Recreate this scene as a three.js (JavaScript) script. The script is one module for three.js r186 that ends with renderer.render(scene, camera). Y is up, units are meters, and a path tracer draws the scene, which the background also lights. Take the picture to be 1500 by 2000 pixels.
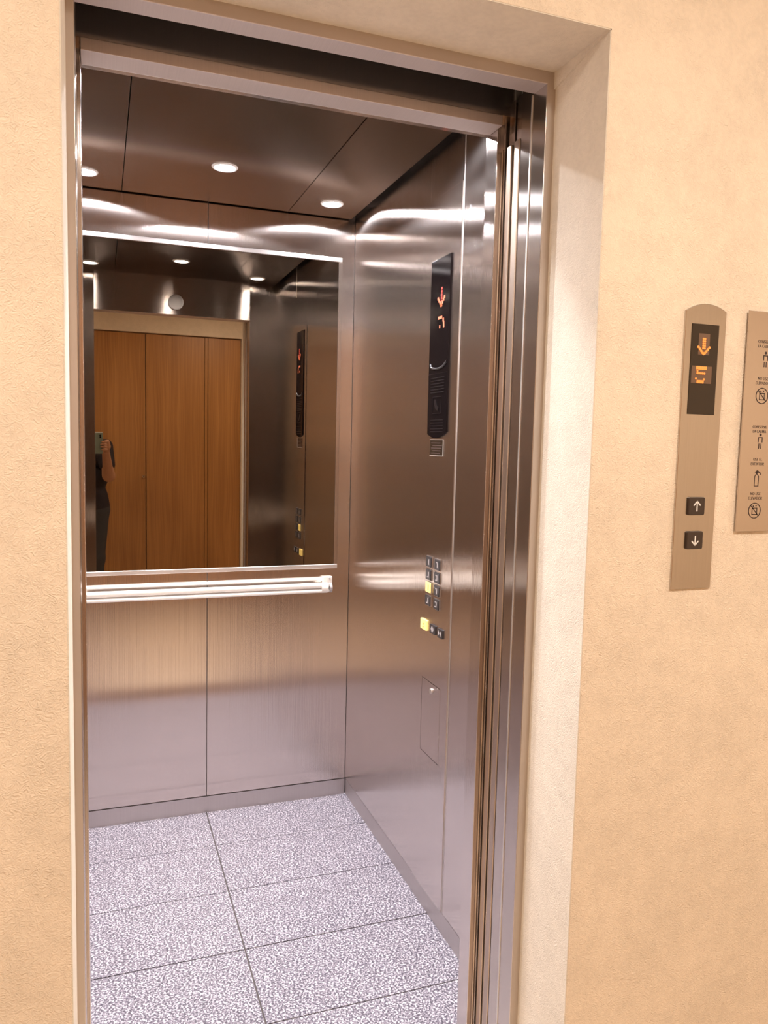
import * as THREE from 'three';
import { RoundedBoxGeometry } from 'three/addons/geometries/RoundedBoxGeometry.js';
import { TextGeometry } from 'three/addons/geometries/TextGeometry.js';
import { mergeGeometries, mergeVertices } from 'three/addons/utils/BufferGeometryUtils.js';
import { MarchingCubes } from 'three/addons/objects/MarchingCubes.js';
import { FontLoader } from 'three/addons/loaders/FontLoader.js';
import { RectAreaLightUniformsLib } from 'three/addons/lights/RectAreaLightUniformsLib.js';
import { createNoise2D } from 'simplex-noise';

// ---------- camera, exposure, lights ----------
RectAreaLightUniformsLib.init();
const scene = new THREE.Scene();
scene.background = new THREE.Color(0x000000);
const camera = new THREE.PerspectiveCamera(66.66, 1500 / 2000, 0.02, 50);
camera.rotation.set(-0.0893563, -0.3499557, 0.0233891, 'YXZ');
camera.position.set(0, 1.45, 0);
scene.add(camera);
const renderer = new THREE.WebGLRenderer({ antialias: true });
renderer.toneMapping = THREE.LinearToneMapping;
renderer.toneMappingExposure = 1.0;
renderer.shadowMap.enabled = true;
const CAR_LAMP = { color: new THREE.Color(0.95, 0.96, 1.04), intensity: 2700, size: 0.040, glow: 50 };
const HALL_LAMP = { color: new THREE.Color(1.0, 0.935, 0.85), intensity: 106, glow: 20 };

// ---------- helpers ----------
function rng(seed) { let s = seed | 0; return () => { s = (s + 0x6d2b79f5) | 0; let t = Math.imul(s ^ (s >>> 15), 1 | s); t = (t + Math.imul(t ^ (t >>> 7), 61 | t)) ^ t; return ((t ^ (t >>> 14)) >>> 0) / 4294967296; }; }
const taken = new Map();
function numbered(name) { const n = taken.get(name) ?? 0; taken.set(name, n + 1); return n ? `${name}_${String(n).padStart(3, '0')}` : name; }
function thing(name, label, category, [x, y, z], group) {
  const o = new THREE.Group(); o.name = numbered(name); o.position.set(x, y, z); scene.add(o);
  o.userData = { label, category }; if (group) o.userData.group = group; return o;
}
function structure(name, label, category, [x, y, z]) {
  const o = thing(name, label, category, [x, y, z]); o.userData.kind = 'structure'; return o;
}
// UV in metres from world position; u runs horizontally, swap puts u vertical (turns the brushed highlight)
function metreUV(g, swap = false) {
  const h = g.index ? g.toNonIndexed() : g;
  const p = h.attributes.position, n = h.attributes.normal, uv = new Float32Array(p.count * 2);
  for (let i = 0; i < p.count; i++) {
    const ax = Math.abs(n.getX(i)), ay = Math.abs(n.getY(i)), az = Math.abs(n.getZ(i));
    let u, v;
    if (ax >= ay && ax >= az) { u = p.getZ(i); v = p.getY(i); } else if (ay >= az) { u = p.getX(i); v = p.getZ(i); } else { u = p.getX(i); v = p.getY(i); }
    if (swap) [u, v] = [v, u];
    uv[2 * i] = u; uv[2 * i + 1] = v;
  }
  h.setAttribute('uv', new THREE.BufferAttribute(uv, 2));
  for (const k of Object.keys(h.attributes)) if (!['position', 'normal', 'uv'].includes(k)) h.deleteAttribute(k);
  return h;
}
// all geometry is made in world coordinates; part() moves it into its thing's frame
function part(name, geos, mat, parent, { label, swap = false } = {}) {
  const list = (Array.isArray(geos) ? geos : [geos]).map((g) => metreUV(g, swap));
  const g = list.length > 1 ? mergeGeometries(list) : list[0];
  const w = new THREE.Vector3(); for (let q = parent; q && q !== scene; q = q.parent) w.add(q.position);
  g.translate(-w.x, -w.y, -w.z);
  const m = new THREE.Mesh(g, mat); m.name = name; m.castShadow = m.receiveShadow = true; parent.add(m);
  if (label) m.userData.label = label;
  return m;
}
function box(x0, x1, y0, y1, z0, z1, r = 0) {
  const w = x1 - x0, h = y1 - y0, d = z1 - z0;
  const g = r ? new RoundedBoxGeometry(w, h, d, 2, Math.min(r, w / 2.01, h / 2.01, d / 2.01)) : new THREE.BoxGeometry(w, h, d);
  return g.translate((x0 + x1) / 2, (y0 + y1) / 2, (z0 + z1) / 2);
}
function cyl(r, len, axis, [x, y, z], seg = 32, r2 = r) {
  const g = new THREE.CylinderGeometry(r, r2, len, seg);
  if (axis === 'x') g.rotateZ(Math.PI / 2); if (axis === 'z') g.rotateX(Math.PI / 2);
  return g.translate(x, y, z);
}
function lathe(pts, [x, y, z], axis = 'y', seg = 40) {
  const g = new THREE.LatheGeometry(pts.map(([a, b]) => new THREE.Vector2(a, b)), seg);
  if (axis === 'z') g.rotateX(Math.PI / 2); if (axis === 'x') g.rotateZ(-Math.PI / 2);
  return g.translate(x, y, z);
}
function shapeZ(shape, depth, z, bevel = 0) { // extruded in +z from plane z
  const g = new THREE.ExtrudeGeometry(shape, { depth: depth - bevel, bevelEnabled: bevel > 0, bevelThickness: bevel, bevelSize: bevel, bevelOffset: -bevel, bevelSegments: 2, curveSegments: 24 });
  return g.translate(0, 0, z);
}
function poly(pts) { const s = new THREE.Shape(); pts.forEach(([a, b], i) => (i ? s.lineTo(a, b) : s.moveTo(a, b))); s.closePath(); return s; }

// ---------- textures ----------
function dataTex(w, h, fn, srgb, size) {
  const d = new Uint8Array(w * h * 4);
  for (let j = 0; j < h; j++) for (let i = 0; i < w; i++) {
    const c = fn(i, j), k = 4 * (j * w + i);
    d[k] = c[0]; d[k + 1] = c[1]; d[k + 2] = c[2]; d[k + 3] = 255;
  }
  const t = new THREE.DataTexture(d, w, h); t.magFilter = THREE.LinearFilter; t.minFilter = THREE.LinearMipmapLinearFilter; t.generateMipmaps = true;
  t.wrapS = t.wrapT = THREE.MirroredRepeatWrapping; t.repeat.set(1 / size[0], 1 / size[1]);
  if (srgb) t.colorSpace = THREE.SRGBColorSpace; t.needsUpdate = true; return t;
}
const clamp = (v, a = 0, b = 255) => Math.max(a, Math.min(b, v));
const nA = createNoise2D(rng(11)), nB = createNoise2D(rng(23)), nC = createNoise2D(rng(37)), nD = createNoise2D(rng(51));
// trowelled plaster relief: 0.7 m of wall on 1024 px
const PS = 0.7;
const plasterBump = dataTex(1024, 1024, (i, j) => {
  const x = i / 1024 * PS * 1000, y = j / 1024 * PS * 1000;
  const wx = x + 5 * nA(x / 17, y / 17), wy = y + 5 * nB(x / 17, y / 17);
  const rid = 1 - Math.abs(nC(wx / 6.4, wy / 5)), rid2 = 1 - Math.abs(nD(wx / 11 + 40, wy / 8));
  const zone = 0.55 + 0.45 * nB(x / 90 + 9, y / 90);
  const v = 90 * Math.pow(rid, 2.2) * zone + 60 * Math.pow(rid2, 3) + 26 * nA(wx / 2.6, wy / 2.6) + 20 * nC(x / 60, y / 60);
  const c = clamp(70 + v); return [c, c, c];
}, false, [PS, PS]);
const plasterTone = dataTex(256, 256, (i, j) => {
  const x = i / 256, y = j / 256;
  const v = 250 + 5 * nA(x * 3, y * 3) + 4 * nB(x * 14, y * 14) + 4 * nC(x * 60, y * 60);
  const c = clamp(v); return [c, clamp(c - 1), clamp(c - 3)];
}, true, [0.9, 0.9]);
// brushed steel: fine lines along v
const brushTone = dataTex(512, 256, (i, j) => {
  const v = 247 + 3 * nA(i / 1.3, j / 160) + 2 * nB(i / 2.1, j / 240);
  const c = clamp(v); return [c, c, c];
}, true, [0.5, 0.9]);
const hairline = Float32Array.from({ length: 1024 }, ((r) => () => r() * 2 - 1)(rng(77)));
const brushBump = dataTex(1024, 64, (i, j) => {
  const c = clamp(128 + 62 * hairline[i] + 40 * hairline[(i * 3 + (j >> 4) * 7) % 1024]); return [c, c, c];
}, false, [0.7, 0.9]);
// speckled granite, 0.6 m on 1024 px
const granite = dataTex(1024, 1024, (i, j) => {
  const x = i / 1024 * 600, y = j / 1024 * 600;
  const a = nA(x / 10, y / 10) + 0.55 * nB(x / 5, y / 5), b = nC(x / 8.5 + 70, y / 8.5) + 0.5 * nD(x / 4.2, y / 4.2), s = nD(x / 1.3, y / 1.3);
  let c = [156, 151, 158];
  if (a > 0.25) c = [204, 199, 204]; else if (a < -0.2) c = [124, 119, 128];
  if (b > 0.42) c = [74, 70, 82]; else if (b > 0.18) c = [102, 97, 108];
  const cl = 6 * nB(x / 70, y / 70);
  return c.map((v) => clamp(v + 12 * s + cl));
}, true, [0.6, 0.6]);
const graniteBump = dataTex(256, 256, (i, j) => { const c = clamp(128 + 60 * nA(i / 3, j / 3) + 40 * nB(i / 7, j / 7)); return [c, c, c]; }, false, [0.3, 0.3]);
const veneer = dataTex(512, 512, (i, j) => {
  const x = i / 512, y = j / 512;
  const g = nA(x * 40 + 0.6 * nC(x * 3, y * 2), y * 1.2) * 9 + nB(x * 150, y * 3) * 7 + nD(x * 6, y * 0.8) * 8;
  return [clamp(176 + g), clamp(122 + g * 0.9), clamp(66 + g * 0.7)];
}, true, [0.8, 1.6]);
const hallTile = dataTex(256, 256, (i, j) => { const v = 5 * nA(i / 40, j / 40) + 4 * nB(i / 9, j / 9); return [clamp(196 + v), clamp(178 + v), clamp(155 + v)]; }, true, [0.8, 0.8]);

// ---------- materials ----------
const std = (o) => new THREE.MeshStandardMaterial(o), phy = (o) => new THREE.MeshPhysicalMaterial(o);
const lin = (r, g, b) => new THREE.Color().setRGB(r, g, b);
const M = {
  wall: std({ color: lin(0.865, 0.715, 0.56), map: plasterTone, bumpMap: plasterBump, bumpScale: 0.0021, roughness: 0.82 }),
  reveal: std({ color: lin(0.80, 0.715, 0.605), map: plasterTone, bumpMap: plasterBump, bumpScale: 0.0016, roughness: 0.85 }),
  hallCeiling: std({ color: lin(0.78, 0.74, 0.68), roughness: 0.9 }),
  hallFloor: std({ map: hallTile, roughness: 0.35 }),
  grout: std({ color: lin(0.30, 0.27, 0.23), roughness: 0.95 }),
  steel: phy({ color: lin(0.79, 0.70, 0.645), map: brushTone, bumpMap: brushBump, bumpScale: 0.0003, metalness: 1, roughness: 0.17, anisotropy: 1 }),
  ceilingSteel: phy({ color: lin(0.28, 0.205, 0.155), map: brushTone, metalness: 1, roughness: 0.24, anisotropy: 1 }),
  frameSteel: phy({ color: lin(0.66, 0.58, 0.52), map: brushTone, metalness: 1, roughness: 0.22, anisotropy: 1 }),
  lipSteel: std({ color: lin(0.60, 0.53, 0.47), metalness: 1, roughness: 0.42 }),
  floorlitSteel: std({ color: lin(0.80, 0.73, 0.70), map: brushTone, metalness: 1, roughness: 0.52 }),  // lighter steel copy for lintel and entrance head, floor reflection in the colour
  frameDimmed: std({ color: lin(0.52, 0.47, 0.44), metalness: 1, roughness: 0.36 }),  // frame metal colour darkened for the top bar, against nearby lamp glare
  satin: std({ color: lin(0.52, 0.41, 0.325), metalness: 1, roughness: 0.36 }),
  kick: phy({ color: lin(0.66, 0.60, 0.57), map: brushTone, metalness: 1, roughness: 0.42, anisotropy: 0.6 }),
  trimAlu: std({ color: lin(0.70, 0.65, 0.61), metalness: 1, roughness: 0.42 }),
  rail: std({ color: lin(0.90, 0.845, 0.755), metalness: 0.55, roughness: 0.38 }),
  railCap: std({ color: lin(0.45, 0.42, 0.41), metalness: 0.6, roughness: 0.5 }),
  mirror: std({ color: lin(0.32, 0.27, 0.215), metalness: 1, roughness: 0.012 }),
  galvanised: std({ color: lin(0.42, 0.41, 0.39), metalness: 0.7, roughness: 0.55 }),
  shaft: std({ color: lin(0.36, 0.34, 0.31), roughness: 0.9 }),
  granite: std({ map: granite, roughness: 0.34, bumpMap: graniteBump, bumpScale: 0.0001 }),
  granite2: null,
  joint: std({ color: lin(0.09, 0.075, 0.07), roughness: 0.9 }),
  wood: std({ map: veneer, roughness: 0.42 }),
  blackGlass: phy({ color: lin(0.006, 0.004, 0.004), roughness: 0.10, specularIntensity: 0.2 }),
  blackPlastic: phy({ color: lin(0.009, 0.006, 0.006), roughness: 0.4, specularIntensity: 0.2 }),
  brownGlass: phy({ color: lin(0.030, 0.018, 0.010), roughness: 0.12 }),
  ledGrid: std({ color: lin(0.16, 0.085, 0.045), roughness: 0.6 }),
  redLed: std({ color: lin(0.3, 0.02, 0.01), emissive: lin(1.0, 0.045, 0.02), emissiveIntensity: 1.0, roughness: 0.5 }),
  redLedHot: std({ color: lin(0.3, 0.1, 0.06), emissive: lin(1.0, 0.17, 0.05), emissiveIntensity: 1.2, roughness: 0.5 }),
  amberLed: std({ color: lin(0.3, 0.1, 0.02), emissive: lin(1.0, 0.27, 0.05), emissiveIntensity: 1.25, roughness: 0.5 }),
  yellowButton: std({ color: lin(0.85, 0.66, 0.20), emissive: lin(1.0, 0.74, 0.25), emissiveIntensity: 0.6, roughness: 0.4 }),
  button: std({ color: lin(0.035, 0.030, 0.030), roughness: 0.3 }),
  buttonRim: std({ color: lin(0.55, 0.50, 0.48), metalness: 1, roughness: 0.3 }),
  legend: std({ color: lin(0.40, 0.36, 0.34), roughness: 0.5 }),
  yellowLegend: std({ color: lin(0.45, 0.36, 0.05), roughness: 0.5 }),
  hallButton: std({ color: lin(0.045, 0.028, 0.020), roughness: 0.35 }),
  hallLegend: std({ color: lin(0.85, 0.80, 0.74), roughness: 0.5 }),
  plate: phy({ color: lin(0.62, 0.56, 0.50), map: brushTone, metalness: 1, roughness: 0.22, anisotropy: 0.6 }),
  sign: phy({ color: lin(0.66, 0.58, 0.52), metalness: 1, roughness: 0.2, anisotropy: 0.5 }),
  print: std({ color: lin(0.03, 0.012, 0.008), roughness: 0.6 }),
  sticker: std({ color: lin(0.36, 0.31, 0.27), metalness: 1, roughness: 0.22 }),
  stickerEdge: std({ color: lin(0.30, 0.26, 0.22), roughness: 0.6 }),
  lampTrim: std({ color: lin(0.85, 0.83, 0.80), roughness: 0.4 }),
  carLamp: std({ color: lin(0.9, 0.9, 0.9), emissive: CAR_LAMP.color, emissiveIntensity: CAR_LAMP.glow }),
  hallLamp: std({ color: lin(0.9, 0.85, 0.75), emissive: HALL_LAMP.color, emissiveIntensity: HALL_LAMP.glow }),
  speaker: std({ color: lin(0.42, 0.40, 0.39), roughness: 0.7 }),
  brass: std({ color: lin(0.75, 0.6, 0.4), metalness: 1, roughness: 0.3 }),
  skin: std({ color: lin(0.50, 0.25, 0.14), roughness: 0.55 }),
  shirt: std({ color: lin(0.018, 0.010, 0.012), roughness: 0.85 }),
  trousers: std({ color: lin(0.045, 0.042, 0.045), roughness: 0.85 }),
  hair: std({ color: lin(0.015, 0.010, 0.008), roughness: 0.6 }),
  shoe: std({ color: lin(0.03, 0.03, 0.03), roughness: 0.5 }),
  phone: phy({ color: lin(0.22, 0.30, 0.26), roughness: 0.2, clearcoat: 0.5 }),
  phoneEdge: std({ color: lin(0.80, 0.80, 0.78), roughness: 0.3 }),
};
const graniteB = granite.clone(); graniteB.offset.set(0.37, 0.61); graniteB.needsUpdate = true;
M.granite2 = std({ map: graniteB, roughness: 0.34, bumpMap: graniteBump, bumpScale: 0.0001 });

// ---------- key dimensions (metres, floor y = 0, camera above the origin) ----------
const CX0 = -0.185, CX1 = 0.935, CMID = 0.375, CZB = -2.959, CZF = -1.55, CEIL = 2.30;   // car interior
const OX0 = -0.027, OX1 = 0.778, OTOP = 2.10;                                             // car entrance
const WALLZ = -1.16, RX0 = -0.0465, RX1 = 0.808, RTOP = 2.146, FRAMEZ = -1.327;            // landing wall and its opening
const HX0 = -2.2, HX1 = 4.2, HTOP = 2.62, HZ = 1.0;                                        // landing hall

// ---------- landing hall ----------
const wl = structure('wall_landing', 'textured peach plaster wall around the lift doorway', 'wall', [HX0, 0, WALLZ]);
part('plaster_face', [box(HX0, RX0, 0, HTOP, -1.40, WALLZ)], M.wall, wl, { label: 'peach plaster left of the doorway' });
part('plaster_face', [box(RX1, HX1, 0, HTOP, -1.40, WALLZ)], M.wall, wl, { label: 'peach plaster right of the doorway' });
part('plaster_face', [box(RX0, RX1, RTOP, HTOP, -1.40, WALLZ)], M.wall, wl, { label: 'peach plaster above the doorway' });
// paler painted returns of the opening
part('reveal', [box(RX1 - 0.002, RX1 + 0.001, 0, RTOP, FRAMEZ, WALLZ - 0.0005)], M.reveal, wl, { label: 'pale cream side return of the doorway' });
part('reveal', [box(RX0 - 0.001, RX0 + 0.002, 0, RTOP, FRAMEZ, WALLZ - 0.0005)], M.reveal, wl, { label: 'pale cream side return of the doorway' });
part('soffit', [box(RX0, RX1, RTOP - 0.002, RTOP + 0.001, FRAMEZ, WALLZ - 0.0005)], M.reveal, wl, { label: 'pale cream top return of the doorway' });

{ // smear of plaster left in the upper right corner of the opening
  const g = new THREE.ExtrudeGeometry(poly([[FRAMEZ + 0.001, RTOP - 0.002], [WALLZ - 0.004, RTOP - 0.002], [FRAMEZ + 0.001, RTOP - 0.032]]), { depth: 0.004, bevelEnabled: false }).rotateY(-Math.PI / 2).translate(RX1 - 0.0015, 0, 0);
  part('corner_smear', g, M.reveal, wl, { label: 'wedge of plaster in the upper right corner of the doorway' });
}
const fl = structure('floor_landing', 'beige tiled floor of the landing hall', 'floor', [HX0, -0.02, WALLZ]);
part('bed', box(HX0, HX1, -0.06, -0.012, -1.40, HZ + 0.2), M.grout, fl);
for (let i = 0; i < 11; i++) for (let k = 0; k < 4; k++) {
  const x = HX0 + i * 0.6, z = WALLZ - 0.17 + k * 0.6;
  part('tile', box(x + 0.002, Math.min(x + 0.598, HX1), -0.012, 0, z + 0.002, z + 0.598), M.hallFloor, fl);
}
const hc = structure('ceiling_landing', 'pale flat ceiling of the landing hall', 'ceiling', [HX0, HTOP, WALLZ]);
part('slab', box(HX0, HX1, HTOP, HTOP + 0.1, -1.40, HZ + 0.2), M.hallCeiling, hc);
const NX0 = -0.50, NX1 = 1.165, NTOP = 2.318;
const wo = structure('wall_opposite', 'peach plaster wall facing the lift, seen in the mirror', 'wall', [HX0, 0, HZ]);
part('plaster_face', [box(HX0, NX0, 0, HTOP, HZ, HZ + 0.2), box(NX1, HX1, 0, HTOP, HZ, HZ + 0.2), box(NX0, NX1, NTOP, HTOP, HZ, HZ + 0.2), box(NX0, NX1, 0, NTOP, HZ + 0.12, HZ + 0.2)], M.wall, wo);
for (const [nm, x0, x1, lb] of [['wall_hall_left', HX0 - 0.1, HX0, 'peach plaster end wall of the hall on the left'], ['wall_hall_right', HX1, HX1 + 0.1, 'peach plaster end wall of the hall on the right']]) {
  const w = structure(nm, lb, 'wall', [x0, 0, WALLZ]);
  part('plaster_face', box(x0, x1, 0, HTOP, -1.40, HZ + 0.2), M.wall, w);
}
// wood veneer closet front in the opposite wall
const doors = [[-0.497, -0.183, 'leftmost wood veneer closet leaf facing the lift'], [-0.177, 0.360, 'wood veneer closet leaf with a small lock, facing the lift'], [0.366, 0.851, 'wood veneer closet leaf to the right of the lock, facing the lift'], [0.855, 0.879, 'narrow wood veneer post between two closet leaves'], [0.883, 1.162, 'narrow rightmost wood veneer closet leaf facing the lift']];
doors.forEach(([x0, x1, lb], i) => {
  const d = structure('door_' + (i + 5), lb, i === 3 ? 'door post' : 'closet door', [x0, 0, HZ + 0.035]);
  part('leaf', box(x0, x1, 0.012, NTOP - 0.006, HZ + 0.035, HZ + 0.06, 0.0015), M.wood, d, { swap: false });
  if (i === 1) { const l = part('lock', cyl(0.012, 0.016, 'z', [0.344, 1.111, HZ + 0.030], 20), M.brass, d, { label: 'small round metal lock' }); part('keyway', cyl(0.004, 0.004, 'z', [0.344, 1.111, HZ + 0.021], 12), M.print, l); }
});

// hall ceiling lamps (outside the frame; they light the wall and its signs)
for (const [x, z, lb] of [[-0.95, -0.15, 'round hall ceiling lamp left of the doorway'], [0.95, 0.05, 'round hall ceiling lamp near the call panel'], [3.1, -0.25, 'round hall ceiling lamp at the far right']]) {
  const t = thing('hall_lamp', lb, 'ceiling lamp', [x, HTOP, z], 'hall ceiling lamps');
  part('rim', lathe([[0.15, 0], [0.172, 0], [0.172, -0.03], [0.165, -0.038], [0.15, -0.036], [0.15, 0]], [x, HTOP, z]), M.lampTrim, t);
  part('diffuser', cyl(0.15, 0.02, 'y', [x, HTOP - 0.018, z], 40), M.hallLamp, t);
  const l = new THREE.RectAreaLight(HALL_LAMP.color, HALL_LAMP.intensity, 0.26, 0.26);
  l.position.set(0, -0.045, 0); l.rotation.x = -Math.PI / 2; l.castShadow = true; t.add(l);
}

// ---------- lift shaft behind the landing wall ----------
const sh = structure('wall_shaft', 'dark lift shaft around the car', 'wall', [CX0, -0.2, CZB]);
part('shaft_side', [box(-0.95, -0.40, -0.3, 2.7, -3.2, -1.40), box(1.95, 2.10, -0.3, 2.7, -3.2, -1.40), box(-0.95, 2.1, 2.62, 2.75, -3.2, -1.40), box(-0.95, 2.1, -0.35, -0.25, -3.2, -1.40), box(-0.95, 2.1, -0.3, 2.7, -3.25, -3.15)], M.shaft, sh);

// ---------- landing door frame ----------
const fr = structure('trim_1', 'brushed steel landing door frame inside the plaster opening', 'door frame', [0.375, 0, FRAMEZ]);
part('jamb', box(0.788, 0.806, 0, 2.146, -1.376, FRAMEZ, 0.0012), M.frameSteel, fr, { label: 'right brushed steel jamb' });
part('jamb_return', box(0.7895, 0.85, 0, 2.30, -1.42, -1.380), M.frameSteel, fr, { label: 'brushed steel strip behind the right jamb' });
part('jamb_bead', box(0.7865, 0.80, 0, 2.122, -1.381, -1.376, 0.001), M.trimAlu, fr, { label: 'thin bright bead along the right jamb' });
part('jamb', box(-0.0465, -0.032, 0, 2.146, -1.42, FRAMEZ, 0.0012), M.frameSteel, fr, { label: 'left brushed steel jamb' });
part('lintel', box(-0.0465, 0.806, 2.122, 2.146, -1.373, FRAMEZ, 0.0012), M.floorlitSteel, fr, { label: 'brushed steel lintel' });
part('front_lip', [box(0.789, 0.8065, 0, 2.1465, FRAMEZ, FRAMEZ + 0.001)], M.lipSteel, fr, { label: 'right front edge of the frame' });
part('front_lip', [box(-0.0455, -0.033, 0, 2.1465, FRAMEZ, FRAMEZ + 0.001)], M.lipSteel, fr, { label: 'left front edge of the frame' });
part('front_lip', [box(-0.033, 0.789, 2.123, 2.1455, FRAMEZ, FRAMEZ + 0.001)], M.lipSteel, fr, { label: 'top front edge of the frame' });
part('head_plate', box(-0.40, 1.9, 2.16, 2.62, -1.405, -1.39), M.galvanised, fr, { label: 'sheet metal plate above the lintel' });
part('sill', [box(-0.05, 1.9, -0.05, -0.001, -1.43, -1.33)], M.kick, fr, { label: 'landing door sill' });

// ---------- sliding door leaves parked to the right ----------
for (const [n, x, z0, z1, lb] of [['door_1', 0.789, -1.522, -1.497, 'brushed steel car door leaf parked nearest the car'], ['door_2', 0.7935, -1.488, -1.466, 'brushed steel car door leaf parked in the middle of the three edges'], ['door_3', 0.7925, -1.455, -1.431, 'brushed steel landing door leaf parked nearest the frame']]) {
  const d = structure(n, lb, 'sliding door', [x, 0, z0]);
  part('leaf', box(x + 0.006, x + 0.42, 0.008, 2.15, z0, z1, 0.001), M.steel, d);
  part('leading_edge', box(x, x + 0.012, 0.008, 2.062, z0 + 0.001, z1 - 0.001, 0.003), M.satin, d, { label: 'rounded leading edge' });
  part('hanger', box(x + 0.01, x + 0.40, 2.15, 2.32, z0 + 0.008, z1 - 0.008), M.galvanised, d);
}

// ---------- lift car ----------
const panelGap = 0.0016;
// back wall
const wb = structure('wall_back', 'brushed steel back wall of the lift car behind mirror and handrail', 'wall', [CMID, 0, CZB]);
part('backing', box(CX0 - 0.03, CX1 + 0.03, -0.02, 2.42, CZB - 0.05, CZB - 0.012), M.galvanised, wb);
for (const [x0, x1] of [[CX0, CMID], [CMID, CX1]]) {
  part('panel', box(x0 + panelGap / 2, x1 - panelGap / 2, 0.069, 2.36, CZB - 0.014, CZB, 0.0012), M.steel, wb, { label: x0 < 0 ? 'left steel panel' : 'right steel panel' });
}
// right wall: rear panel, panel above and below the operating panel column, front panel
const COPZ0 = -2.215, COPZ1 = -1.987, COPTOP = 2.163;
const wr = structure('wall_right', 'brushed steel right wall of the lift car carrying the operating panel', 'wall', [CX1, 0, -2.25]);
part('backing', box(CX1 + 0.012, CX1 + 0.05, -0.02, 2.42, CZB - 0.03, CZF + 0.02), M.galvanised, wr);
part('panel', box(CX1, CX1 + 0.014, 0.069, 2.36, CZB, COPZ0 - 0.001, 0.0012), M.steel, wr, { label: 'rear steel panel' });
part('panel', box(CX1, CX1 + 0.014, COPTOP + 0.002, 2.36, COPZ0 + 0.001, COPZ1 - 0.001, 0.0012), M.steel, wr, { label: 'steel panel above the operating panel' });
part('panel', box(CX1, CX1 + 0.014, 0.069, 2.36, COPZ1 + 0.005, CZF, 0.0012), M.steel, wr, { label: 'front steel panel' });
part('edge_strip', box(CX1 - 0.001, CX1 + 0.012, 0.069, 2.36, COPZ1, COPZ1 + 0.0042, 0.001), M.trimAlu, wr, { label: 'thin bright edge strip' });
// left wall
const wll = structure('wall_left', 'brushed steel left wall of the lift car, mostly hidden by the doorway', 'wall', [CX0, 0, -2.25]);
part('backing', box(CX0 - 0.05, CX0 - 0.012, -0.02, 2.42, CZB - 0.03, CZF + 0.02), M.galvanised, wll);
for (const [z0, z1] of [[CZB, -2.255], [-2.255, CZF]]) part('panel', box(CX0 - 0.014, CX0, 0.069, 2.36, z0 + 0.001, z1 - 0.001, 0.0012), M.steel, wll);
// front wall: returns and header (brushed the other way on the header)
const wf = structure('wall_front', 'brushed steel entrance wall of the lift car seen in the mirror', 'wall', [CMID, 0, CZF]);
part('return_panel', box(OX1, CX1 + 0.03, 0, 2.36, CZF, -1.4995, 0.0012), M.steel, wf, { label: 'right return panel' });
part('return_panel', box(CX0 - 0.03, OX0, 0, 2.36, CZF, -1.4995, 0.0012), M.steel, wf, { label: 'left return panel' });
part('header_panel', box(OX0, OX1, OTOP, 2.36, CZF, -1.535, 0.0012), M.steel, wf, { swap: true, label: 'header panel over the opening' });
part('head_soffit', box(OX0 + 0.0005, OX1 - 0.0005, OTOP - 0.0005, OTOP + 0.02, -1.5345, -1.478, 0.001), M.floorlitSteel, wf, { label: 'steel underside of the entrance head' });
part('fascia', box(-0.40, 1.3, OTOP + 0.02, 2.45, -1.50, -1.478), M.frameSteel, wf, { label: 'brushed steel fascia over the car door' });
part('car_sill', box(-0.2, 1.3, -0.05, -0.002, -1.545, -1.44), M.kick, wf);
// ceiling
const ce = structure('ceiling', 'brushed dark steel lift ceiling in three panels with recessed lamps', 'ceiling', [CMID, CEIL, -2.25]);
part('upper_shell', box(CX0 - 0.05, CX1 + 0.05, 2.36, 2.42, CZB - 0.05, CZF + 0.02), M.galvanised, ce);
const LAMPS = [[-0.04, -2.785], [0.375, -2.56], [0.79, -2.785], [-0.04, -1.712], [0.375, -1.94], [0.79, -1.70]];
for (const [x0, x1] of [[CX0 + 0.02, 0.077], [0.077, 0.667], [0.667, 0.914]]) {
  const s = poly([[x0 + 0.0015, 2.945], [x1 - 0.0015, 2.945], [x1 - 0.0015, 1.556], [x0 + 0.0015, 1.556]]);
  for (const [lx, lz] of LAMPS) if (lx > x0 && lx < x1) { const h = new THREE.Path(); h.absarc(lx, -lz, 0.034, 0, Math.PI * 2); s.holes.push(h); }
  const g = new THREE.ExtrudeGeometry(s, { depth: 0.012, bevelEnabled: false, curveSegments: 24 }); g.rotateX(-Math.PI / 2).translate(0, CEIL, 0);
  part('ceiling_panel', g, M.ceilingSteel, ce);
}
// floor of granite tiles
const cf = structure('floor', 'speckled grey and white granite tile floor of the lift car', 'floor', [CMID, -0.02, -2.25]);
part('bed', box(CX0 - 0.05, CX1 + 0.05, -0.05, -0.0025, CZB - 0.05, CZF + 0.02), M.joint, cf);
const zs = [-3.003, -2.702, -2.402, -2.099, -1.796, -1.545];
for (let c = 0; c < 2; c++) for (let k = 0; k < 5; k++) {
  const x0 = c ? CMID : CX0 - 0.01, x1 = c ? CX1 + 0.01 : CMID;
  part('tile', box(x0 + (c ? 0.0022 : 0), x1 - (c ? 0 : 0.0022), -0.014, ((k * 7 + c * 3) % 3) * 0.0002, Math.max(zs[k] + 0.0019, CZB - 0.012), zs[k + 1] - 0.0019, 0.0008), (k + c) % 2 ? M.granite : M.granite2, cf);
}
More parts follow.
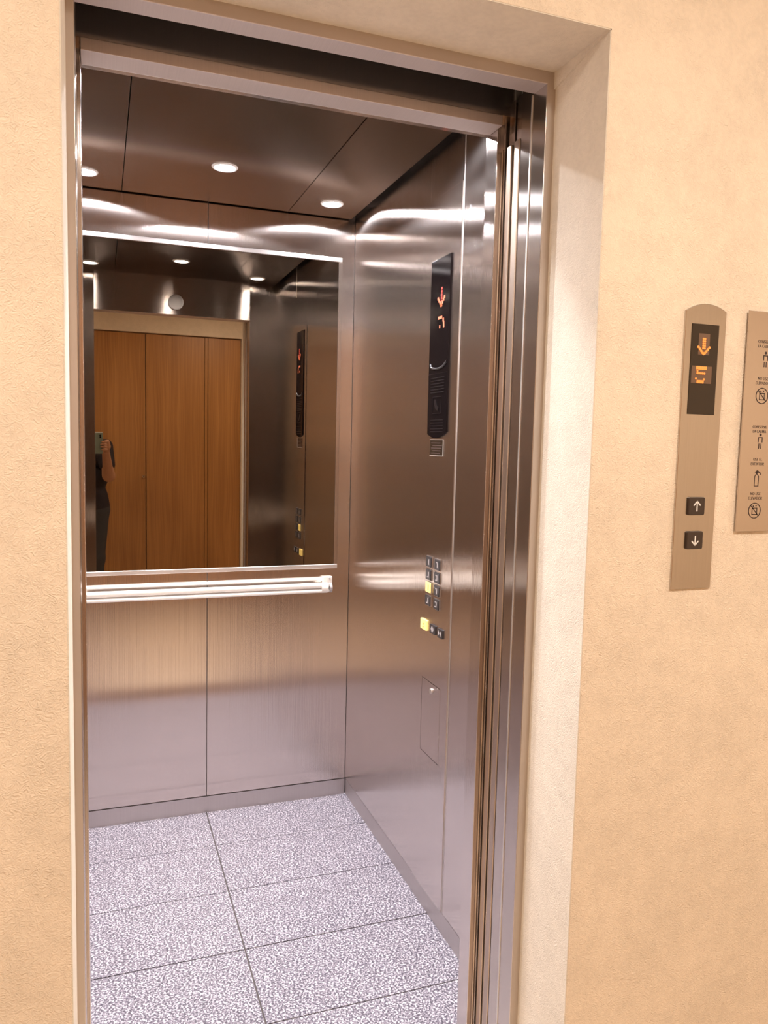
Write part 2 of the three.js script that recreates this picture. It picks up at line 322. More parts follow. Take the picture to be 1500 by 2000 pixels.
// recessed kick plates
for (const [nm, lb, b] of [['baseboard_back', 'low steel kick plate along the back wall of the lift', box(CX0, CX1, 0, 0.064, CZB - 0.010, CZB - 0.003)], ['baseboard_right', 'low steel kick plate along the right wall of the lift', box(CX1 + 0.003, CX1 + 0.010, 0, 0.064, CZB, CZF)], ['baseboard_left', 'low steel kick plate along the left wall of the lift', box(CX0 - 0.010, CX0 - 0.003, 0, 0.064, CZB, CZF)]]) {
  b.computeBoundingBox(); const q = b.boundingBox;
  const s = structure(nm, lb, 'baseboard', [(q.min.x + q.max.x) / 2, 0, (q.min.z + q.max.z) / 2]);
  part('kick_plate', b, M.kick, s);
}

// ---------- recessed lamps in the car ceiling ----------
const lampLabels = ['bright recessed lamp at the back left corner of the lift ceiling', 'bright recessed lamp in the middle of the ceiling towards the mirror', 'bright recessed lamp at the back right corner of the lift ceiling', 'recessed lamp at the front left corner of the ceiling, seen in the mirror', 'recessed lamp in the middle front of the ceiling, seen in the mirror', 'recessed lamp at the front right corner of the ceiling, seen in the mirror'];
LAMPS.forEach(([x, z], i) => {
  const t = thing('ceiling_lamp', lampLabels[i], 'lamp', [x, CEIL, z], 'recessed lamps of the lift ceiling');
  part('trim_ring', lathe([[0.031, 0.008], [0.030, -0.001], [0.034, -0.0045], [0.039, -0.004], [0.041, -0.0005], [0.041, 0.0], [0.033, 0.0], [0.033, 0.008]], [x, CEIL, z]), M.lampTrim, t);
  part('housing', lathe([[0.0315, 0.002], [0.0315, 0.045], [0.0, 0.045]], [x, CEIL, z]), M.lampTrim, t);
  part('glowing_lens', lathe([[0.0, 0.0105], [0.014, 0.011], [0.0265, 0.0125], [0.0313, 0.015]], [x, CEIL, z]), M.carLamp, t);
  const l = new THREE.RectAreaLight(CAR_LAMP.color, CAR_LAMP.intensity, CAR_LAMP.size, CAR_LAMP.size);
  l.position.set(0, 0.0085, 0); l.rotation.x = -Math.PI / 2; l.castShadow = true; t.add(l);
});

// ---------- mirror ----------
const MX0 = CMID - 0.508, MX1 = 0.883, MY0 = 0.946, MY1 = 2.153;
const mi = thing('wall_mirror', 'large dark tinted mirror with thin bright metal frame on the lift back wall', 'mirror', [CMID, MY0, CZB]);
part('glass', box(MX0 + 0.012, MX1 - 0.012, MY0 + 0.012, MY1 - 0.012, CZB, CZB + 0.005), M.mirror, mi);
part('frame_bar', box(MX0, MX1, MY0, MY0 + 0.016, CZB, CZB + 0.010, 0.002), M.trimAlu, mi, { label: 'bottom frame bar' });
part('frame_bar', box(MX0, MX1, MY1 - 0.017, MY1, CZB, CZB + 0.010, 0.002), M.frameDimmed, mi, { label: 'top frame bar' });
part('frame_bar', box(MX1 - 0.014, MX1, MY0 + 0.016, MY1 - 0.017, CZB, CZB + 0.008, 0.002), M.frameSteel, mi, { label: 'right frame bar' });
part('frame_bar', box(MX0, MX0 + 0.014, MY0 + 0.016, MY1 - 0.017, CZB, CZB + 0.008, 0.002), M.frameSteel, mi, { label: 'left frame bar' });

// ---------- handrail ----------
const RY = 0.878, RZ = -2.902;
const hr = thing('handrail', 'bright metal handrail with round end cap below the mirror', 'handrail', [CMID, RY, CZB]);
part('upper_bar', box(-0.087, 0.837, 0.8785, 0.897, RZ - 0.016, RZ + 0.016, 0.008), M.rail, hr, { label: 'thicker upper part of the grip tube' });
part('lower_bar', box(-0.087, 0.837, 0.8600, 0.8735, RZ - 0.015, RZ + 0.015, 0.0062), M.rail, hr, { label: 'thinner lower part of the grip tube' });
part('reflection_line', box(-0.086, 0.836, 0.868, 0.886, RZ - 0.010, RZ + 0.008), M.railCap, hr, { label: 'grey inset drawing the dark reflection along the tube' });  // dark reflection on the tube, built as a grey inset between two halves
part('wall_bar', box(-0.112, 0.862, 0.897, 0.910, CZB, CZB + 0.014, 0.005), M.rail, hr, { label: 'slim bright bar fixed to the wall' });
for (const s of [-1, 1]) {
  const x = CMID + s * 0.462;
  part('end_cap', cyl(0.0196, 0.010, 'x', [x + s * 0.004, RY, RZ], 36), M.railCap, hr, { label: 'grey round end cap' });
  part('collar', cyl(0.0202, 0.026, 'x', [x - s * 0.020, RY, RZ], 36), M.rail, hr);
  const b = part('bracket', [box(x - 0.022 + s * 0.006, x + 0.020 + s * 0.006, RY - 0.016, RY + 0.036, CZB, CZB + 0.016, 0.004), box(x - s * 0.020 - 0.010, x - s * 0.020 + 0.010, RY - 0.010, RY + 0.010, CZB + 0.010, RZ, 0.002)], M.rail, hr);
  part('screw', cyl(0.0035, 0.003, 'z', [x + s * 0.014, RY + 0.028, CZB + 0.0165], 14), M.railCap, b);
}

// ---------- car operating panel on the right wall ----------
const FX = CX1 - 0.003; // its visible face
const cop = thing('car_operating_panel', 'tall steel operating panel with black display and floor buttons on right wall', 'control panel', [CX1, 0.07, (COPZ0 + COPZ1) / 2]);
// extrude a (z, y) outline so that its face looks to -x
function onRight(shape, depth, x, bevel = 0) {
  const g = new THREE.ExtrudeGeometry(shape, { depth: depth - bevel, bevelEnabled: bevel > 0, bevelThickness: bevel, bevelSize: bevel, bevelOffset: -bevel, bevelSegments: 2, curveSegments: 24 });
  return g.rotateY(-Math.PI / 2).translate(x, 0, 0); // shape x -> world z, extrusion -> world -x
}
{
  const s = new THREE.Shape(); const a = -2.178, b = -2.041, m = (a + b) / 2;
  s.moveTo(a, 1.983); s.lineTo(b, 1.983); s.lineTo(b, 1.484); s.quadraticCurveTo(m, 1.449, a, 1.478); s.closePath();
  const d = part('display_window', onRight(s, 0.006, FX + 0.001, 0.0012), M.blackGlass, cop, { label: 'black glossy display strip with arched foot' });
  const X = FX - 0.0052;
  const dot = (z, y, w = 0.006, h = 0.006) => box(X - 0.0006, X + 0.0004, y - h / 2, y + h / 2, z - w / 2, z + w / 2);
  const arrow = []; for (let i = 0; i < 5; i++) arrow.push(dot(-2.097, 1.895 - i * 0.0092, 0.008, 0.0066));
  part('arrow_shaft', arrow, M.redLed, d, { label: 'red dotted arrow shaft' });
  const head = []; for (let i = 0; i < 4; i++) for (const q of [-1, 1]) head.push(dot(-2.0985 + q * (0.022 - i * 0.0068), 1.868 - i * 0.0066, 0.0085, 0.0085)); head.push(dot(-2.0985, 1.8465, 0.009, 0.008));
  part('arrow_head', head, M.redLedHot, d, { label: 'orange red down arrow head' });
  part('floor_digit', [dot(-2.113, 1.8125, 0.009, 0.008), dot(-2.104, 1.8125, 0.009, 0.008), dot(-2.095, 1.8125, 0.009, 0.008)], M.redLedHot, d, { label: 'orange top bar of the floor digit' });
  part('floor_digit', [dot(-2.081, 1.804, 0.007, 0.01), dot(-2.078, 1.795, 0.007, 0.01), dot(-2.077, 1.7865, 0.007, 0.01)], M.redLedHot, d, { label: 'red right stroke of the floor digit' });
  part('floor_digit', dot(-2.105, 1.787, 0.006, 0.009), M.redLedHot, d, { label: 'red lower left dot of the floor digit' });
  // raised smile-shaped rib, joint line, loudspeaker slots, framed pictogram, lower slots
  const rib = new THREE.CatmullRomCurve3([[-2.164, 1.683], [-2.158, 1.674], [-2.130, 1.668], [-2.095, 1.668], [-2.070, 1.673], [-2.049, 1.684]].map(([z, y]) => new THREE.Vector3(X, y, z)));
  part('curved_rib', new THREE.TubeGeometry(rib, 24, 0.0035, 8), M.button, d, { label: 'curved glossy rib' });
  part('joint', box(X - 0.0004, X + 0.0002, 1.6535, 1.6545, -2.175, -2.044), M.blackPlastic, d);
  for (let i = 0; i < 6; i++) part('slot', box(X - 0.0006, X, 1.640 - i * 0.0085, 1.6425 - i * 0.0085, -2.158, -2.062, 0.0005), M.blackPlastic, d);
  for (let i = 0; i < 5; i++) part('slot', box(X - 0.0006, X, 1.517 - i * 0.0085, 1.5195 - i * 0.0085, -2.155, -2.062, 0.0005), M.blackPlastic, d);
  part('pictogram_frame', [box(X - 0.0008, X, 1.537, 1.539, -2.142, -2.078), box(X - 0.0008, X, 1.585, 1.587, -2.142, -2.078), box(X - 0.0008, X, 1.539, 1.585, -2.142, -2.140), box(X - 0.0008, X, 1.539, 1.585, -2.080, -2.078)], M.blackPlastic, d);
  part('pictogram', onRight(poly([[-2.128, 1.579], [-2.118, 1.579], [-2.110, 1.562], [-2.098, 1.553], [-2.100, 1.545], [-2.116, 1.549], [-2.130, 1.566]]), 0.001, X), M.blackPlastic, d);
}
{ // capacity label
  const l = part('label_plate', box(FX - 0.0012, FX, 1.415, 1.461, -2.160, -2.064), M.sticker, cop, { label: 'small grey printed label' });
  part('border', [box(FX - 0.0016, FX - 0.001, 1.4605, 1.462, -2.161, -2.063), box(FX - 0.0016, FX - 0.001, 1.413, 1.4145, -2.161, -2.063), box(FX - 0.0016, FX - 0.001, 1.414, 1.461, -2.067, -2.063)], M.stickerEdge, l);
  const rows = []; for (let i = 0; i < 5; i++) rows.push(box(FX - 0.0015, FX - 0.001, 1.450 - i * 0.0075, 1.4525 - i * 0.0075, -2.152 + (i % 2) * 0.01, -2.085 + ((i * 3) % 4) * 0.004));
  part('printed_mark', rows, M.print, l);
}
function roundRect(z, y, w, h, r) {
  const s = new THREE.Shape(), a = z - w / 2, b = z + w / 2, c = y - h / 2, d = y + h / 2;
  s.moveTo(a + r, c); s.lineTo(b - r, c); s.quadraticCurveTo(b, c, b, c + r); s.lineTo(b, d - r); s.quadraticCurveTo(b, d, b - r, d); s.lineTo(a + r, d); s.quadraticCurveTo(a, d, a, d - r); s.lineTo(a, c + r); s.quadraticCurveTo(a, c, a + r, c); return s;
}
const stroke = (z0, z1, y0, y1, X) => box(X - 0.0006, X + 0.0003, Math.min(y0, y1), Math.max(y0, y1), Math.min(z0, z1), Math.max(z0, z1));
[1.094, 1.055, 1.016, 0.976].forEach((y, r) => [-2.140, -2.077].forEach((z, c) => {
  const lit = r === 2 && c === 0;
  const b = part('floor_button', onRight(roundRect(z, y, 0.038, 0.031, 0.004), 0.005, FX + 0.0005, 0.001), lit ? M.yellowButton : M.button, cop, { label: lit ? 'lit yellow floor button' : undefined });
  part('rim', [box(FX - 0.0022, FX, y + 0.0155, y + 0.0172, z - 0.019, z + 0.019), box(FX - 0.0022, FX, y - 0.0172, y - 0.0155, z - 0.019, z + 0.019), box(FX - 0.0022, FX, y - 0.0155, y + 0.0155, z + 0.019, z + 0.0205), box(FX - 0.0022, FX, y - 0.0155, y + 0.0155, z - 0.0205, z - 0.019)], M.buttonRim, b);
  const X = FX - 0.0042;
  const marks = [stroke(z + 0.001, z + 0.006, y - 0.009, y + 0.008, X)];
  if (c) marks.push(stroke(z - 0.007, z + 0.004, y + 0.005, y + 0.008, X)); if (r % 2) marks.push(stroke(z - 0.008, z + 0.004, y - 0.009, y - 0.006, X));
  part('legend', marks, lit ? M.yellowLegend : M.legend, b);
}));
[[-2.166, 0.047], [-2.097, 0.040], [-2.043, 0.034]].forEach(([z, w], i) => {
  const y = 0.896, h = i ? 0.028 : 0.032;
  const b = part('service_button', onRight(roundRect(z, y, w, h, 0.004), 0.005, FX + 0.0005, 0.001), i ? M.button : M.yellowButton, cop, { label: ['yellow alarm button', 'dark button with pale pointed oval', 'dark button with two pale bars'][i] });
  const X = FX - 0.0042;
  part('legend', i === 0 ? [stroke(z - 0.003, z + 0.003, y - 0.001, y + 0.004, X), stroke(z - 0.005, z + 0.003, y - 0.009, y - 0.006, X)] : i === 1 ? [onRight(poly([[z - 0.012, y], [z - 0.003, y + 0.010], [z - 0.003, y - 0.010]]), 0.0008, X + 0.0004), onRight(poly([[z + 0.010, y], [z + 0.001, y + 0.010], [z + 0.001, y - 0.010]]), 0.0008, X + 0.0004)] : [onRight(poly([[z - 0.002, y], [z - 0.011, y + 0.009], [z - 0.011, y - 0.009]]), 0.0008, X + 0.0004), onRight(poly([[z + 0.001, y], [z + 0.009, y + 0.009], [z + 0.009, y - 0.009]]), 0.0008, X + 0.0004)], i ? M.legend : M.yellowLegend, b);
});
{ // faceplate with an opening for the hatch
  const s = poly([[COPZ0 + 0.001, 0.069], [COPZ1 - 0.0005, 0.069], [COPZ1 - 0.0005, COPTOP], [COPZ0 + 0.001, COPTOP]]);
  s.holes.push(new THREE.Path([[-2.1745, 0.4985], [-2.1745, 0.7305], [-2.0355, 0.7305], [-2.0355, 0.4985]].map(([a, b]) => new THREE.Vector2(a, b))));
  const g = new THREE.ExtrudeGeometry(s, { depth: 0.0145, bevelEnabled: false }).rotateY(-Math.PI / 2).translate(FX + 0.0145, 0, 0);
  part('faceplate', g, M.steel, cop);
}
{ // service hatch with cylinder lock
  const h = part('service_hatch', box(FX - 0.0003, FX + 0.010, 0.5003, 0.7287, -2.1727, -2.0373, 0.0008), M.steel, cop, { label: 'small flush steel hatch' });
  const l = part('hatch_lock', cyl(0.008, 0.004, 'x', [FX - 0.002, 0.706, -2.100], 20), M.trimAlu, h, { label: 'small bright cylinder lock' });
  part('keyway', box(FX - 0.0046, FX - 0.0038, 0.702, 0.710, -2.1012, -2.0988), M.print, l);
}

// ---------- round loudspeaker grille over the car door ----------
{
  const t = thing('round_grille', 'round grey grille on the header over the lift door, seen in the mirror', 'grille', [0.383, 2.166, CZF]);
  part('rim', lathe([[0.034, 0.0], [0.040, 0.0], [0.040, 0.006], [0.037, 0.009], [0.034, 0.008]], [0.383, 2.166, CZF], 'z').scale(1, 1, 1).translate(0, 0, -0.009), M.speaker, t);
  part('mesh_disc', cyl(0.0355, 0.006, 'z', [0.383, 2.166, CZF - 0.003], 40), M.speaker, t);
}

// ---------- landing call panel ----------
{
  const F = WALLZ + 0.004;
  const t = thing('landing_call_panel', 'narrow steel call panel with amber display and two arrow buttons on plaster', 'call panel', [1.036, 1.19, WALLZ]);
  const s = new THREE.Shape(); s.moveTo(0.9905, 1.19); s.lineTo(1.0825, 1.19); s.lineTo(1.0825, 1.702); s.quadraticCurveTo(1.036, 1.727, 0.9905, 1.699); s.closePath();
  part('faceplate', shapeZ(s, 0.004, WALLZ, 0.001), M.plate, t);
  const d = part('display_window', box(1.005, 1.0665, 1.514, 1.677, F - 0.001, F + 0.0012, 0.0008), M.brownGlass, t, { label: 'dark brown display window' });
  const Z = F + 0.0012;
  part('arrow_matrix', box(1.021, 1.046, 1.622, 1.660, Z - 0.0005, Z + 0.0003), M.ledGrid, d, { label: 'dim matrix behind the arrow' });
  part('digit_matrix', box(1.0085, 1.0545, 1.5705, 1.6015, Z - 0.0005, Z + 0.0003), M.ledGrid, d, { label: 'dim matrix behind the digit' });
  const dot = (x, y, r = 0.0019) => cyl(r, 0.0012, 'z', [x, y, Z + 0.0006], 10);
  const ar = []; for (let i = 0; i < 5; i++) { ar.push(dot(1.0313, 1.6505 - i * 0.0042), dot(1.0350, 1.6505 - i * 0.0042)); }
  for (let i = 0; i < 4; i++) for (const q of [-1, 1]) ar.push(dot(1.0332 + q * (0.0125 - i * 0.0033), 1.6355 - i * 0.0034, 0.0023)); ar.push(dot(1.0332, 1.6235, 0.0023), dot(1.0312, 1.6255), dot(1.0352, 1.6255));
  part('down_arrow', ar, M.amberLed, d, { label: 'amber dotted down arrow' });
  const dg = []; for (let i = 0; i < 6; i++) dg.push(dot(1.0202 + i * 0.0040, 1.5993, 0.0021)); for (let i = 0; i < 6; i++) dg.push(dot(1.0202 + i * 0.0040, 1.5968, 0.0019));
  dg.push(dot(1.0215, 1.5925)); for (let i = 0; i < 5; i++) dg.push(dot(1.0215 + i * 0.0040, 1.5885, 0.0019));
  dg.push(dot(1.0190, 1.5785), dot(1.0372, 1.5780)); for (let i = 0; i < 4; i++) dg.push(dot(1.0228 + i * 0.0040, 1.5745, 0.0019), dot(1.0228 + i * 0.0040, 1.5722, 0.0019));
  part('floor_digit', dg, M.amberLed, d, { label: 'amber dotted floor digit' });
  for (const [y, up] of [[1.3455, true], [1.282, false]]) {
    const b = part('call_button', shapeZ(roundRect(1.0365, y, 0.0365, 0.0335, 0.004), 0.0055, F - 0.001, 0.0012), M.hallButton, t, { label: up ? 'dark button with white up arrow' : 'dark button with white down arrow' });
    const q = up ? 1 : -1, bz = F + 0.0045;
    const sh2 = box(1.0353, 1.0377, y - 0.0095, y + 0.0085, bz - 0.0005, bz + 0.0004);
    const wing = (k) => new THREE.BoxGeometry(0.0115, 0.0024, 0.0009).rotateZ(-k * q * Math.PI / 4).translate(1.0365 + k * 0.0037, y + q * 0.0053, bz);
    part('arrow', [sh2, wing(1), wing(-1)], M.hallLegend, b);
  }
}

// ---------- emergency instruction sign ----------
{
  const font = await new FontLoader().loadAsync('fonts/droid/droid_sans_regular.typeface.json');
  const SX = 1.1762, Z = -1.154;
  const t = thing('safety_sign', 'metal plate printed with black emergency instructions beside the call panel', 'sign', [SX, 1.296, WALLZ]);
  part('plate', box(1.1330, 1.2195, 1.2963, 1.7095, Z - 0.002, Z, 0.0006), M.sign, t);
  for (const [x, y] of [[1.142, 1.700], [1.211, 1.700], [1.142, 1.306], [1.211, 1.306]]) part('standoff', cyl(0.004, 0.0038, 'z', [x, y, WALLZ + 0.0021], 12), M.trimAlu, t);
  const line = (str, y, size = 0.0052) => {
    const g = new TextGeometry(str, { font, size, depth: 0.0003, curveSegments: 3 }); g.computeBoundingBox();
    const b = g.boundingBox; return g.translate(SX - (b.max.x + b.min.x) / 2, y - size / 2, Z);
  };
  const two = (a, b, y) => part('lettering', [line(a, y), line(b, y - 0.0085)], M.print, t, { label: a.toLowerCase() + ' ' + b.toLowerCase() + ' in black capitals' });
  const bar = (x0, x1, y0, y1) => box(x0, x1, y0, y1, Z, Z + 0.0003);
  const ring = (x, y, r0, r1) => { const s = new THREE.Shape(); s.absarc(x, y, r1, 0, Math.PI * 2); const h = new THREE.Path(); h.absarc(x, y, r0, 0, Math.PI * 2, true); s.holes.push(h); return shapeZ(s, 0.0003, Z); };
  const man = (y) => part('standing_figure_icon', [cyl(0.0027, 0.0003, 'z', [SX + 0.003, y + 0.0125, Z + 0.00015], 16), bar(SX - 0.0025, SX + 0.0085, y + 0.0065, y + 0.0083), bar(SX - 0.0025, SX - 0.0008, y - 0.002, y + 0.0065), bar(SX + 0.0068, SX + 0.0085, y - 0.002, y + 0.0065), bar(SX - 0.0005, SX + 0.0012, y - 0.014, y - 0.004), bar(SX + 0.0045, SX + 0.0062, y - 0.014, y - 0.004)], M.print, t);
  const nolift = (y) => part('no_lift_icon', [ring(SX, y, 0.0135, 0.0152), bar(SX - 0.0065, SX - 0.005, y - 0.008, y + 0.0055), bar(SX + 0.005, SX + 0.0065, y - 0.008, y + 0.0055), bar(SX - 0.0065, SX + 0.0065, y + 0.004, y + 0.0055), bar(SX - 0.0065, SX + 0.0065, y - 0.008, y - 0.0065), new THREE.BoxGeometry(0.0285, 0.0016, 0.0003).rotateZ(-Math.PI / 4).translate(SX, y, Z + 0.00015), shapeZ(poly([[SX - 0.0055, y + 0.0072], [SX - 0.0012, y + 0.0072], [SX - 0.0033, y + 0.0104]]), 0.0003, Z), shapeZ(poly([[SX + 0.0012, y + 0.0104], [SX + 0.0055, y + 0.0104], [SX + 0.0033, y + 0.0072]]), 0.0003, Z)], M.print, t);
  two('CONSERVE', 'LA CALMA', 1.6546); man(1.6213);
  two('NO USE', 'ELEVADOR', 1.5861); nolift(1.5538);
  two('CONSERVE', 'LA CALMA', 1.4954); man(1.4681);
  two('USE EL', 'EXTINTOR', 1.4339);
  const y = 1.3966;
  const body = poly([[SX - 0.0055, y - 0.014], [SX + 0.0055, y - 0.014], [SX + 0.0055, y + 0.005], [SX + 0.002, y + 0.010], [SX - 0.002, y + 0.010], [SX - 0.0055, y + 0.005]]);
  const hole = new THREE.Path([[SX - 0.004, y - 0.0125], [SX - 0.004, y + 0.0045], [SX - 0.001, y + 0.0085], [SX + 0.001, y + 0.0085], [SX + 0.004, y + 0.0045], [SX + 0.004, y - 0.0125]].map(([a, b]) => new THREE.Vector2(a, b))); body.holes.push(hole);
  part('extinguisher_icon', [shapeZ(body, 0.0003, Z), bar(SX - 0.0012, SX + 0.0012, y + 0.010, y + 0.0135), shapeZ(poly([[SX - 0.005, y + 0.0135], [SX + 0.001, y + 0.017], [SX + 0.008, y + 0.013], [SX + 0.0105, y + 0.0085], [SX + 0.009, y + 0.008], [SX + 0.006, y + 0.0118], [SX - 0.004, y + 0.0122]]), 0.0003, Z)], M.print, t);
  two('NO USE', 'ELEVADOR', 1.3684); nolift(1.3361);
}

// ---------- person taking the picture (seen in the mirror) ----------
function sdf(bones, k) { // bones: [ax,ay,az,ra, bx,by,bz,rb]
  return (x, y, z) => {
    let d = 1;
    for (const [ax, ay, az, ra, bx, by, bz, rb] of bones) {
      const ux = bx - ax, uy = by - ay, uz = bz - az, px = x - ax, py = y - ay, pz = z - az;
      const h = Math.max(0, Math.min(1, (px * ux + py * uy + pz * uz) / (ux * ux + uy * uy + uz * uz + 1e-9)));
      const e = Math.hypot(px - ux * h, py - uy * h, pz - uz * h) - (ra + (rb - ra) * h);
      const m = Math.max(k - Math.abs(d - e), 0) / k; d = Math.min(d, e) - m * m * k * 0.25;
    }
    return d;
  };
}
function meshField(f, [cx, cy, cz], half, res) {
  const mc = new MarchingCubes(res, new THREE.MeshBasicMaterial(), false, false, 400000); mc.isolation = 0;
  for (let k = 0; k < res; k++) for (let j = 0; j < res; j++) for (let i = 0; i < res; i++)
    mc.field[i + j * res + k * res * res] = -f(cx + half * (i - res / 2) / (res / 2), cy + half * (j - res / 2) / (res / 2), cz + half * (k - res / 2) / (res / 2));
  mc.update();
  const g = new THREE.BufferGeometry();
  g.setAttribute('position', new THREE.BufferAttribute(mc.positionArray.slice(0, mc.count * 3), 3));
  g.scale(half, half, half).translate(cx, cy, cz);
  const w = mergeVertices(g, 1e-5); w.computeVertexNormals();
  const n = w.toNonIndexed(); n.setAttribute('uv', new THREE.BufferAttribute(new Float32Array(n.attributes.position.count * 2), 2)); return n;
}
{
  const bx = -0.122, bz = 0.50; // where the person stands
  const pr = thing('person', 'person in dark shirt and grey trousers photographing the lift, seen in the mirror', 'person', [bx, 0, bz]);
  const sR = [bx + 0.150, 1.365, bz - 0.02], eR = [0.056, 1.150, 0.330], wR = [0.036, 1.335, 0.100];
  const sL = [bx - 0.165, 1.365, bz - 0.02], eL = [bx - 0.235, 1.130, 0.360], wL = [-0.115, 1.290, 0.120];
  const arm = (s, e, w, d) => [[...s, 0.052 + d, ...e, 0.041 + d], [...e, 0.041 + d, ...w, 0.026 + d]];
  const torso = (d) => [[bx - 0.085, 1.30, bz, 0.092 + d, bx + 0.085, 1.30, bz, 0.092 + d], [bx - 0.075, 1.12, bz, 0.094 + d, bx + 0.075, 1.12, bz, 0.094 + d], [bx - 0.07, 0.98, bz, 0.098 + d, bx + 0.07, 0.98, bz, 0.098 + d], [bx - 0.08, 0.90, bz, 0.102 + d, bx + 0.08, 0.90, bz, 0.102 + d], [bx, 1.36, bz, 0.075 + d, bx, 1.40, bz, 0.06 + d]];
  const legs = (d) => [-1, 1].flatMap((s) => [[bx + s * 0.088, 0.86, bz, 0.090 + d, bx + s * 0.083, 0.50, bz - 0.01, 0.058 + d], [bx + s * 0.083, 0.50, bz - 0.01, 0.056 + d, bx + s * 0.085, 0.10, bz + 0.03, 0.038 + d]]);
  const hx = bx - 0.058;
  const headBones = [[hx, 1.40, bz, 0.050, hx, 1.47, bz - 0.015, 0.048], [hx, 1.585, bz - 0.005, 0.088, hx, 1.565, bz - 0.02, 0.082], [hx, 1.50, bz - 0.055, 0.045, hx, 1.535, bz - 0.05, 0.055], [hx, 1.565, bz - 0.098, 0.010, hx, 1.535, bz - 0.112, 0.013], [hx - 0.02, 1.500, bz - 0.095, 0.007, hx + 0.02, 1.500, bz - 0.095, 0.007], [hx - 0.083, 1.55, bz, 0.018, hx - 0.085, 1.53, bz, 0.014], [hx + 0.083, 1.55, bz, 0.018, hx + 0.085, 1.53, bz, 0.014]];
  // hands: palm beside the phone, four fingers wrapping its back, thumb over the front edge
  const fing = (p, r) => { const o = []; for (let i = 0; i + 1 < p.length; i++) o.push([...p[i], r - i * 0.0008, ...p[i + 1], r - (i + 1) * 0.0008]); return o; };
  const handR = [[...wR, 0.024, 0.046, 1.372, 0.066, 0.022], [0.046, 1.372, 0.066, 0.022, 0.045, 1.405, 0.050, 0.018]];
  const fr = [0, 1, 2, 3].flatMap((i) => fing([[0.044, 1.350 + i * 0.018, 0.056], [0.033, 1.352 + i * 0.018, 0.028], [0.027, 1.353 + i * 0.018, 0.009], [0.004 + (i === 3 ? 0.008 : 0) + (i === 0 ? 0.006 : 0), 1.352 + i * 0.018, 0.001]], 0.0086));
  const thR = fing([[0.042, 1.368, 0.066], [0.030, 1.390, 0.054], [0.007, 1.398, 0.039]], 0.0098);
  const handL = [[...wL, 0.024, -0.100, 1.325, 0.092, 0.021], [-0.100, 1.325, 0.092, 0.021, -0.090, 1.352, 0.062, 0.017]];
  const fL = [0, 1, 2, 3].flatMap((i) => fing([[-0.100, 1.322 + i * 0.018, 0.060], [-0.093, 1.324 + i * 0.018, 0.024], [-0.076, 1.325 + i * 0.018, -0.012], [-0.052 - (i === 0 ? 0.008 : 0), 1.323 + i * 0.018, -0.023]], 0.0086));
  const thL = fing([[-0.096, 1.338, 0.086], [-0.078, 1.354, 0.054], [-0.055, 1.362, 0.030]], 0.0098);
  const skin = [...arm(sR, eR, wR, 0), ...arm(sL, eL, wL, 0), ...torso(-0.012), ...legs(-0.012), ...headBones.slice(0, 1)];
  const bodyG = meshField(sdf(skin, 0.03), [bx, 0.86, 0.30], 0.90, 132);
  const headG = meshField(sdf(headBones, 0.03), [hx, 1.56, bz - 0.02], 0.17, 90);
  const hRG = meshField(sdf([...handR, ...fr, ...thR], 0.006), [0.026, 1.385, 0.070], 0.10, 76);
  const hLG = meshField(sdf([...handL, ...fL, ...thL], 0.006), [-0.086, 1.330, 0.060], 0.10, 76);
  part('body', [bodyG, headG, hRG, hLG], M.skin, pr);
  const cut = (f, y0, y1) => (x, y, z) => Math.max(f(x, y, z), y0 - y, y - y1);
  const lerp = (a, b, t) => a.map((v, i) => v + (b[i] - v) * t);
  const sleeve = (s, e) => [[...s, 0.064, ...lerp(s, e, 0.62), 0.058]];
  part('shirt', meshField(cut(sdf([...torso(0.006), ...sleeve(sR, eR), ...sleeve(sL, eL)], 0.03), 0.88, 1.425), [bx, 1.15, 0.42], 0.33, 100), M.shirt, pr, { label: 'dark short sleeved shirt' });
  part('trousers', meshField(cut(sdf([...torso(0.003).slice(2, 4), ...legs(0.006)], 0.03), 0.05, 0.93), [bx, 0.48, bz], 0.50, 110), M.trousers, pr, { label: 'dark grey trousers' });
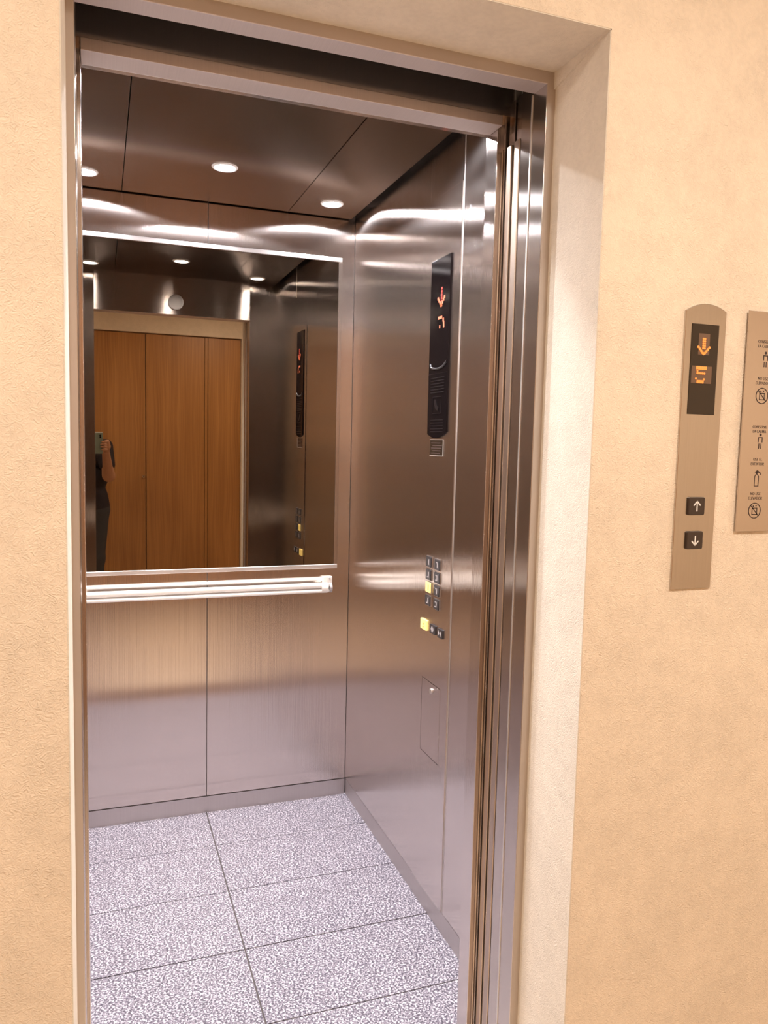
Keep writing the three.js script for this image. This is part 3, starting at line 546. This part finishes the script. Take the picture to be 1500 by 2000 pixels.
  part('hair', meshField((x, y, z) => Math.max(sdf([[hx, 1.59, bz, 0.096, hx, 1.575, bz + 0.012, 0.094]], 0.01)(x, y, z), 1.555 - y - (z > bz ? 0.06 : 0), -(z - (bz - 0.085)) + (1.60 - y) * 0.6), [hx, 1.58, bz], 0.16, 60), M.hair, pr, { label: 'short dark hair' });
  for (const s of [-1, 1]) part('shoe', meshField((x, y, z) => Math.max(sdf([[bx + s * 0.085, 0.045, bz + 0.06, 0.042, bx + s * 0.10, 0.030, bz - 0.14, 0.038], [bx + s * 0.085, 0.07, bz + 0.03, 0.045, bx + s * 0.087, 0.06, bz, 0.042]], 0.03)(x, y, z), 0.001 - y), [bx + s * 0.09, 0.07, bz - 0.04], 0.20, 56), M.shoe, pr);
  for (const s of [-1, 1]) part('eye', new THREE.SphereGeometry(0.009, 12, 8).translate(hx + s * 0.032, 1.562, bz - 0.094), M.phoneEdge, pr);
}
{ // the phone, held just behind the point of view and turned with it
  const t = thing('phone', 'greenish phone with pale top edge held up in the mirror', 'phone', [0, 1.45, 0]);
  t.rotation.copy(camera.rotation);
  const add = (nm, g, m, par = t, label) => { const q = new THREE.Mesh(metreUV(g), m); q.name = nm; q.castShadow = q.receiveShadow = true; if (label) q.userData.label = label; par.add(q); return q; };
  add('case', new RoundedBoxGeometry(0.075, 0.152, 0.009, 4, 0.0042).translate(-0.0165, -0.054, 0.0075 + 0.004), M.phone);
  add('top_edge', new RoundedBoxGeometry(0.070, 0.004, 0.0096, 2, 0.0018).translate(-0.0165, 0.0212, 0.0115), M.phoneEdge, t, 'pale top edge');
  const b = add('camera_bump', new RoundedBoxGeometry(0.028, 0.030, 0.0022, 3, 0.001).translate(0.001, -0.004, 0.0064), M.phone);
  add('lens', new THREE.CylinderGeometry(0.0062, 0.0062, 0.0016, 24).rotateX(Math.PI / 2).translate(0, 0, 0.0048), M.blackGlass, b, 'dark camera lens');
  add('lens', new THREE.CylinderGeometry(0.0062, 0.0062, 0.0016, 24).rotateX(Math.PI / 2).translate(0.001, -0.0125, 0.0048), M.blackGlass, b, 'dark camera lens');
  add('screen', new THREE.BoxGeometry(0.069, 0.146, 0.0006).translate(-0.0165, -0.054, 0.0163), M.blackGlass);
}

renderer.render(scene, camera);
